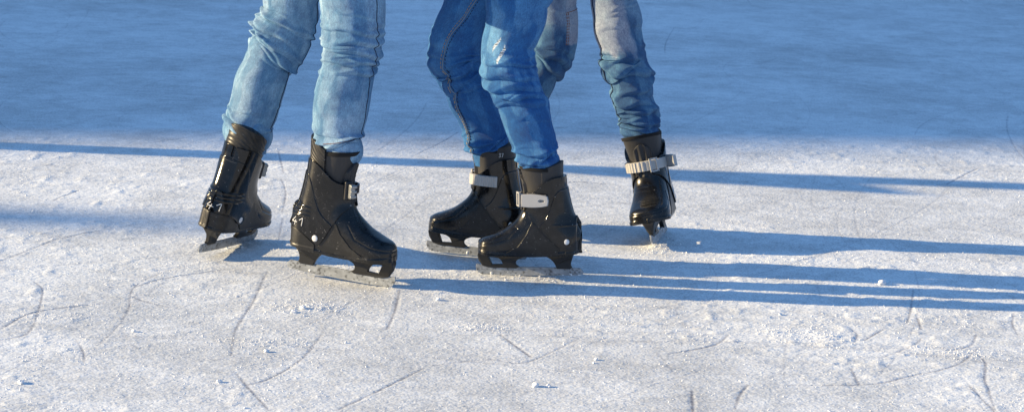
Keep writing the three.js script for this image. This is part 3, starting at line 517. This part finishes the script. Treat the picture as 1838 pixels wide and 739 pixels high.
// person in the light jeans
person({
  label: 'person in light washed blue jeans and black skates marked 41', facing: 0.2, lean: 0.06, height: 1.0, jacket: [0.05, 0.06, 0.09], jeansLabel: 'light washed blue jeans creased at the knees',
  denim: denim((leg, turn, y, c) => {
    const front = leg ? Math.cos(turn - 2.2) : Math.cos(turn - 2.4), w = step(0.42, 0.62, fbm(turn * 1.4 + leg * 9, y * 9, 4)) * 0.5 + 0.5 * step(-0.2, 0.9, front) * step(0.40, 0.6, fbm(turn * 3 + 4, y * 14 + leg * 5, 3));
    c[0] = lerp(0.35, 0.60, w); c[1] = lerp(0.52, 0.72, w); c[2] = lerp(0.67, 0.82, w);
  }, 3),
  legs: [
    { seed: 11, deep: 0.62, smooth: 0.86, zones: [[0.56, 0.72, 26, 0.0050], [0.37, 0.42, 5, 0.0030], [0.40, 0.56, 5, 0.0016]],
      folds: [[0.655, 2.6, 1.9, 0.012, 0.007, 0.009], [0.625, 2.2, 2.0, 0.016, 0.008, 0.010], [0.595, 1.4, 2.0, 0.02, 0.008, 0.010], [0.575, 0.8, 1.6, 0.018, 0.007, 0.009], [0.685, 2.4, 1.7, 0.01, 0.006, 0.008], [0.61, 3.0, 1.2, -0.01, 0.006, 0.008], ...hem(0.355)],
      rings: [[-0.600, 0.980, -0.150, 0.1000], [-0.630, 0.860, -0.165, 0.0920], [-0.643, 0.744, -0.175, 0.0781], [-0.643, 0.710, -0.178, 0.0767], [-0.660, 0.653, -0.184, 0.0824], [-0.671, 0.621, -0.187, 0.0826], [-0.686, 0.591, -0.190, 0.0788], [-0.697, 0.573, -0.192, 0.0734], [-0.711, 0.541, -0.195, 0.0704], [-0.728, 0.499, -0.199, 0.0753], [-0.737, 0.464, -0.203, 0.0731], [-0.750, 0.416, -0.208, 0.0725], [-0.761, 0.385, -0.211, 0.0695], [-0.767, 0.357, -0.214, 0.0691], [-0.748, 0.344, -0.216, 0.0570], [-0.754, 0.330, -0.216, 0.0517], [-0.754, 0.293, -0.216, 0.0436]],
      skate: { kind: 'a', label: 'glossy black skate seen from its heel', at: [-0.8845, 0.0165, -0.1214], yaw: 66.8, pitch: -3.8, roll: 14.2, size: 1.09, tall: 1.03, lateral: 1, seed: 5, marks: [['41', 0.298, Math.PI - 0.38, 0.0085, -0.0022, 0.0007, 1], ['41', 0.122, Math.PI + 0.12, 0.020, 0.0072, 0.0011, 1]] } },
    { seed: 12, deep: 0.6, smooth: 0.86, zones: [[0.56, 0.74, 22, 0.0045], [0.38, 0.43, 5, 0.003], [0.42, 0.56, 5, 0.0016]],
      folds: [[0.695, 1.4, 2.2, 0.006, 0.006, 0.008], [0.665, 1.2, 2.2, -0.004, 0.007, 0.009], [0.640, 1.5, 2.3, 0.004, 0.008, 0.009], [0.612, 1.3, 2.2, -0.006, 0.007, 0.009], [0.59, 0.7, 1.6, -0.01, 0.006, 0.008], [0.395, 1.8, 2.3, -0.006, 0.006, 0.007], ...hem(0.378)],
      rings: [[-0.490, 0.980, 0.045, 0.1000], [-0.470, 0.870, 0.060, 0.0960], [-0.451, 0.761, 0.070, 0.0878], [-0.449, 0.709, 0.073, 0.0847], [-0.451, 0.649, 0.076, 0.0800], [-0.455, 0.611, 0.078, 0.0746], [-0.462, 0.566, 0.081, 0.0738], [-0.471, 0.523, 0.083, 0.0769], [-0.477, 0.475, 0.086, 0.0769], [-0.481, 0.423, 0.089, 0.0707], [-0.478, 0.385, 0.091, 0.0623], [-0.468, 0.361, 0.093, 0.0570], [-0.474, 0.347, 0.092, 0.0430], [-0.490, 0.310, 0.085, 0.0320]],
      skate: { kind: 'a', label: 'glossy black skate seen from the side, toe turned to the other skaters', at: [-0.6054, 0.016, 0.0437], yaw: -22.1, pitch: -3.4, roll: -0.3, size: 1.09, tall: 1.06, lateral: -1, seed: 6, marks: [['41', 0.122, Math.PI - 0.42, 0.019, 0.0072, 0.0011, 1], ['41', 0.300, Math.PI - 0.25, 0.008, -0.0022, 0.0007, 1]] } },
  ],
  trim: (jeans, [a, b]) => {
    mesh('side_seam', seamGeometry(a, 0.80, 0.36, (y) => 0.25 + 0.5 * (0.6 - y), 0.0014, 0.0006, 0.05), threads.navy, jeans);
    mesh('side_seam', seamGeometry(b, 0.80, 0.385, (y) => 0.55 - 0.9 * (0.6 - y), 0.0013, 0.0004, 0.05), threads.navy, jeans);
    mesh('hem_stitch', new THREE.TubeGeometry(new THREE.CatmullRomCurve3([...Array(30).keys()].map((k) => b.point(b.tAt(0.392), 0.4 + k * 0.06, 0.0006))), 60, 0.0009, 5), threads.rust, jeans);
  },
});

// person in the ripped mid-blue jeans
person({
  label: 'person in ripped mid blue jeans, skating between the two others', facing: 3.0, lean: -0.10, height: 0.97, jacket: [0.03, 0.03, 0.035], jeansLabel: 'mid blue jeans ripped at one knee',
  denim: denim((leg, turn, y, c) => {
    const wear = step(0.44, 0.62, fbm(turn * 2.2 + leg * 5, y * 12, 4)) * (leg ? 0.22 : 0.38) + (leg ? 0.25 : 0.55) * Math.exp(-(((y - 0.66) / 0.09) ** 2) - (((turn - 2.3) / 0.8) ** 2)) * (0.4 + 1.2 * fbm(turn * 6, y * 30, 3));
    c[0] = lerp(0.13, 0.46, wear); c[1] = lerp(0.36, 0.66, wear); c[2] = lerp(0.60, 0.82, wear);
    if (!leg) for (const [t0, y0, h] of [[2.02, 0.655, 0.020], [1.80, 0.628, 0.028]]) { const d = Math.abs(turn - t0 + 0.14 * Math.sin((y - y0) * 70)) / 0.07 + ((y - y0) / h) ** 2; if (d < 1 + 0.7 * (noise2(y * 900, turn * 20) - 0.5)) { const k = noise2(y * 700, turn * 6) > 0.3 ? 1 : 0.5; c[0] = 0.82 * k; c[1] = 0.86 * k; c[2] = 0.9 * k; } }
  }, 8),
  legs: [
    { seed: 21, deep: 0.58, smooth: 0.86, zones: [[0.50, 0.64, 16, 0.0042], [0.33, 0.40, 6, 0.003], [0.38, 0.52, 8, 0.0026], [0.66, 0.78, 4, 0.002]],
      folds: [[0.575, 2.2, 1.7, 0.018, 0.009, 0.010], [0.545, 2.0, 1.8, 0.020, 0.010, 0.011], [0.518, 1.7, 1.6, 0.024, 0.008, 0.010], [0.600, 1.4, 1.5, 0.012, 0.007, 0.009], [0.49, 1.3, 1.4, 0.02, 0.006, 0.010], [0.36, 1.8, 1.6, 0.01, 0.005, 0.008], ...hem(0.325)],
      rings: [[0.090, 0.970, -0.092, 0.1000], [0.045, 0.880, -0.082, 0.0970], [-0.004, 0.780, -0.072, 0.0881], [-0.007, 0.731, -0.068, 0.0844], [-0.017, 0.687, -0.065, 0.0775], [-0.028, 0.650, -0.063, 0.0722], [-0.023, 0.596, -0.059, 0.0746], [-0.017, 0.569, -0.057, 0.0739], [-0.004, 0.535, -0.054, 0.0708], [0.013, 0.500, -0.052, 0.0678], [0.026, 0.470, -0.050, 0.0701], [0.041, 0.421, -0.046, 0.0671], [0.056, 0.383, -0.043, 0.0633], [0.068, 0.337, -0.040, 0.0571], [0.072, 0.324, -0.040, 0.0595], [0.072, 0.310, -0.040, 0.0475], [0.072, 0.273, -0.040, 0.0400]],
      skate: { kind: 'b', label: 'black skate with pale strap and lever buckle, seen from the side', at: [0.192, 0.0125, -0.0133], yaw: 171.7, pitch: -3.1, roll: 1.7, size: 1, lateral: -1, seed: 7, ribs: 1.2 } },
    { seed: 22, deep: 0.68, smooth: 0.86, zones: [[0.50, 0.64, 18, 0.0042], [0.32, 0.38, 5, 0.003], [0.38, 0.50, 5, 0.002]],
      folds: [[0.585, 1.9, 1.7, -0.012, 0.008, 0.010], [0.555, 1.7, 1.8, -0.010, 0.010, 0.011], [0.530, 1.5, 1.7, -0.006, 0.008, 0.010], [0.51, 1.2, 1.3, 0.004, 0.006, 0.009], [0.61, 1.4, 1.3, -0.02, 0.006, 0.010], ...hem(0.32)],
      rings: [[0.000, 0.970, -0.175, 0.1000], [-0.060, 0.880, -0.190, 0.0950], [-0.125, 0.760, -0.205, 0.0829], [-0.139, 0.708, -0.214, 0.0832], [-0.161, 0.654, -0.222, 0.0834], [-0.173, 0.615, -0.229, 0.0804], [-0.172, 0.574, -0.236, 0.0774], [-0.160, 0.555, -0.239, 0.0696], [-0.152, 0.529, -0.243, 0.0697], [-0.138, 0.513, -0.246, 0.0642], [-0.126, 0.469, -0.253, 0.0691], [-0.108, 0.430, -0.260, 0.0637], [-0.092, 0.391, -0.266, 0.0622], [-0.082, 0.350, -0.273, 0.0623], [-0.072, 0.322, -0.276, 0.0595], [-0.072, 0.308, -0.276, 0.0475], [-0.072, 0.271, -0.276, 0.0400]],
      skate: { kind: 'b', label: 'black skate with the ribbed end of its strap showing, behind the other skate', at: [0.0329, 0.002, -0.2367], yaw: 164.4, pitch: 0.2, roll: 1.9, size: 1, tall: 1.04, lateral: 1, seed: 8, ribs: 0.6, marks: [['37', 0.290, -(Math.PI - 1.15), 0.011, -0.0022, 0.0007, 1]] } },
  ],
  trim: (jeans, [a, b]) => {
    const line = (y) => 1.55 + 0.45 * step(0.80, 0.62, y) + 0.35 * Math.sin((0.62 - y) * 5) * step(0.62, 0.5, y);
    mesh('side_seam', seamGeometry(b, 0.82, 0.322, line, 0.0015, 0.0004), threads.pale, jeans);
    mesh('seam_stitch', stitchGeometry(b, 0.82, 0.325, (y) => line(y) - 0.085, 0.0011, 0.0012), threads.navy, jeans);
    mesh('seam_stitch', stitchGeometry(b, 0.82, 0.325, (y) => line(y) + 0.075, 0.0010, 0.0012), threads.gold, jeans);
  },
});

// person in the patched grey-blue jeans
person({
  label: 'person in grey blue jeans with pale patched knees, skating behind the ripped jeans', facing: -1.3, lean: 0.08, height: 1.0, jacket: [0.10, 0.10, 0.11], jeansLabel: 'grey blue jeans bleached pale above the knee, with a patch of sunlight painted on one leg',
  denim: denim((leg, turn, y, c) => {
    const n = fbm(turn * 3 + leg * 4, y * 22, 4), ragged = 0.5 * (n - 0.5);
    const knee = leg ? step(0.574, 0.582, y + 0.02 * ragged) * step(1.12, 1.0, turn + 0.1 * ragged) * step(-0.9, -0.6, turn) : step(0.545, 0.575, y + 0.09 * ragged) * step(0.72, 0.62, y * 0.9 + 0.05 * ragged) * step(0.1, 0.5, Math.cos(turn - 2.35) + 0.9 * ragged), w = step(0.40, 0.62, fbm(turn * 2 + 8, y * 14 + leg, 4));  // bleached denim; the first leg also has a sun patch painted on its left
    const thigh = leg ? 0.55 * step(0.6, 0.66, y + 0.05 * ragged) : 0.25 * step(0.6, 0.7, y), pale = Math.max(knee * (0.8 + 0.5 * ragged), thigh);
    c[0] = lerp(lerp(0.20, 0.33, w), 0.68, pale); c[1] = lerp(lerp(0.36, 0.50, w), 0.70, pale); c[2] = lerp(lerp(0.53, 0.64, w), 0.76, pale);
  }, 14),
  legs: [
    { seed: 31, deep: 0.75, smooth: 0.84, zones: [[0.46, 0.58, 14, 0.0045], [0.34, 0.44, 14, 0.0045], [0.6, 0.72, 5, 0.0025]],
      folds: [[0.525, 2.2, 1.6, 0.010, 0.010, 0.010], [0.500, 1.4, 1.8, 0.012, 0.007, 0.009], [0.455, 1.0, 1.5, -0.014, 0.007, 0.010], [0.42, 2.0, 1.6, 0.016, 0.008, 0.010], [0.385, 1.2, 1.8, 0.012, 0.008, 0.010], [0.355, 1.6, 2.2, 0.006, 0.007, 0.008], ...hem(0.325)],
      rings: [[0.255, 0.960, -0.680, 0.0880], [0.285, 0.860, -0.670, 0.0780], [0.285, 0.717, -0.660, 0.0688], [0.299, 0.661, -0.659, 0.0739], [0.303, 0.627, -0.658, 0.0715], [0.315, 0.587, -0.657, 0.0665], [0.323, 0.548, -0.656, 0.0674], [0.326, 0.520, -0.655, 0.0708], [0.340, 0.500, -0.655, 0.0658], [0.351, 0.468, -0.654, 0.0641], [0.355, 0.422, -0.653, 0.0625], [0.365, 0.400, -0.653, 0.0583], [0.377, 0.365, -0.652, 0.0601], [0.379, 0.318, -0.651, 0.0595], [0.379, 0.304, -0.651, 0.0475], [0.379, 0.267, -0.651, 0.0400]],
      skate: { kind: 'b', label: 'black skate with wide pale strap, toe pointing out from under the cuff', at: [0.480, 0.0005, -0.7216], yaw: -101.5, pitch: 3, roll: 14.5, size: 1, tall: 1.02, lateral: -1, seed: 9, wide: 1.2, splay: 0.75, ribs: -0.1 } },
    { seed: 32, deep: 0.7, smooth: 0.84, zones: [[0.48, 0.58, 10, 0.0045], [0.3, 0.46, 8, 0.003], [0.6, 0.72, 4, 0.002]],
      folds: [[0.545, 1.6, 1.8, 0.008, 0.011, 0.012], [0.515, 1.2, 1.6, 0.012, 0.008, 0.010], ...hem(0.325)],
      rings: [[0.165, 0.960, -0.675, 0.0880], [0.145, 0.860, -0.680, 0.0780], [0.107, 0.706, -0.685, 0.0684], [0.112, 0.660, -0.688, 0.0694], [0.114, 0.589, -0.692, 0.0679], [0.109, 0.549, -0.694, 0.0645], [0.098, 0.516, -0.696, 0.0604], [0.076, 0.484, -0.698, 0.0545], [0.065, 0.460, -0.699, 0.0562], [0.051, 0.430, -0.701, 0.0571], [0.040, 0.401, -0.703, 0.0572], [0.020, 0.340, -0.706, 0.0539], [0.034, 0.318, -0.710, 0.0595], [0.034, 0.304, -0.710, 0.0475], [0.034, 0.267, -0.710, 0.0400]],
      skate: { kind: 'b', label: 'black skate planted behind the skater in ripped jeans', at: [0, 0.0005, -0.7950], yaw: -78, pitch: 0, roll: -4, size: 1, lateral: 1, seed: 10, ribs: -0.1 } },
  ],
  trim: (jeans, [a, b]) => {
    mesh('pocket_stitch', mergeGeometries([stitchGeometry(b, 0.672, 0.585, 1.05, 0.0012, 0.0012), stitchGeometry(b, 0.672, 0.585, 0.95, 0.0010, 0.0012), new THREE.TubeGeometry(new THREE.CatmullRomCurve3([...Array(20).keys()].map((k) => b.point(b.tAt(0.674), 1.05 - k * 0.06, 0.0008))), 30, 0.0010, 4)]), threads.rust, jeans);
    mesh('side_seam', seamGeometry(a, 0.80, 0.335, (y) => 2.75, 0.0018, 0.0005, 0.06), threads.navy, jeans);
  },
});

// ---------------------------------------------------------------- larger lumps of snow on the ice
{
  const base = [lumpGeometry(1, 3, 0.3), lumpGeometry(2, 3, 0.35), lumpGeometry(5, 3, 0.3)], rnd = generator(33);
  for (const [x, z, r, label] of [
    [1.06, -0.10, 0.0095, 'largest lump of snow, standing in the gap between two leg shadows'], [0.07, 1.11, 0.0075, null], [-0.19, 0.28, 0.006, null], [-1.12, 1.24, 0.0065, null], [-0.94, 0.73, 0.0045, null], [0.73, 0.31, 0.0045, null], [0.22, 0.85, 0.0045, null], [-0.67, 1.17, 0.0055, null], [0.10, 1.11, 0.005, null], [-0.59, 0.88, 0.006, null], [-0.54, 0.44, 0.007, null], [-0.56, 0.48, 0.006, null],
  ]) {
    const m = mesh('snow_lump', base[Math.floor(rnd() * 3)], snowMaterial); m.scale.set(r * (1 + 0.3 * rnd()), r * 0.95, r); m.rotation.y = rnd() * 6; m.position.set(x, iceHeight(x, z) + r * 0.5, z);
    m.userData = { label: label ?? 'small white lump of snow lying on the sunlit ice', category: 'snow', group: 'lumps of snow on the ice' };
  }
}
renderer.render(scene, camera);
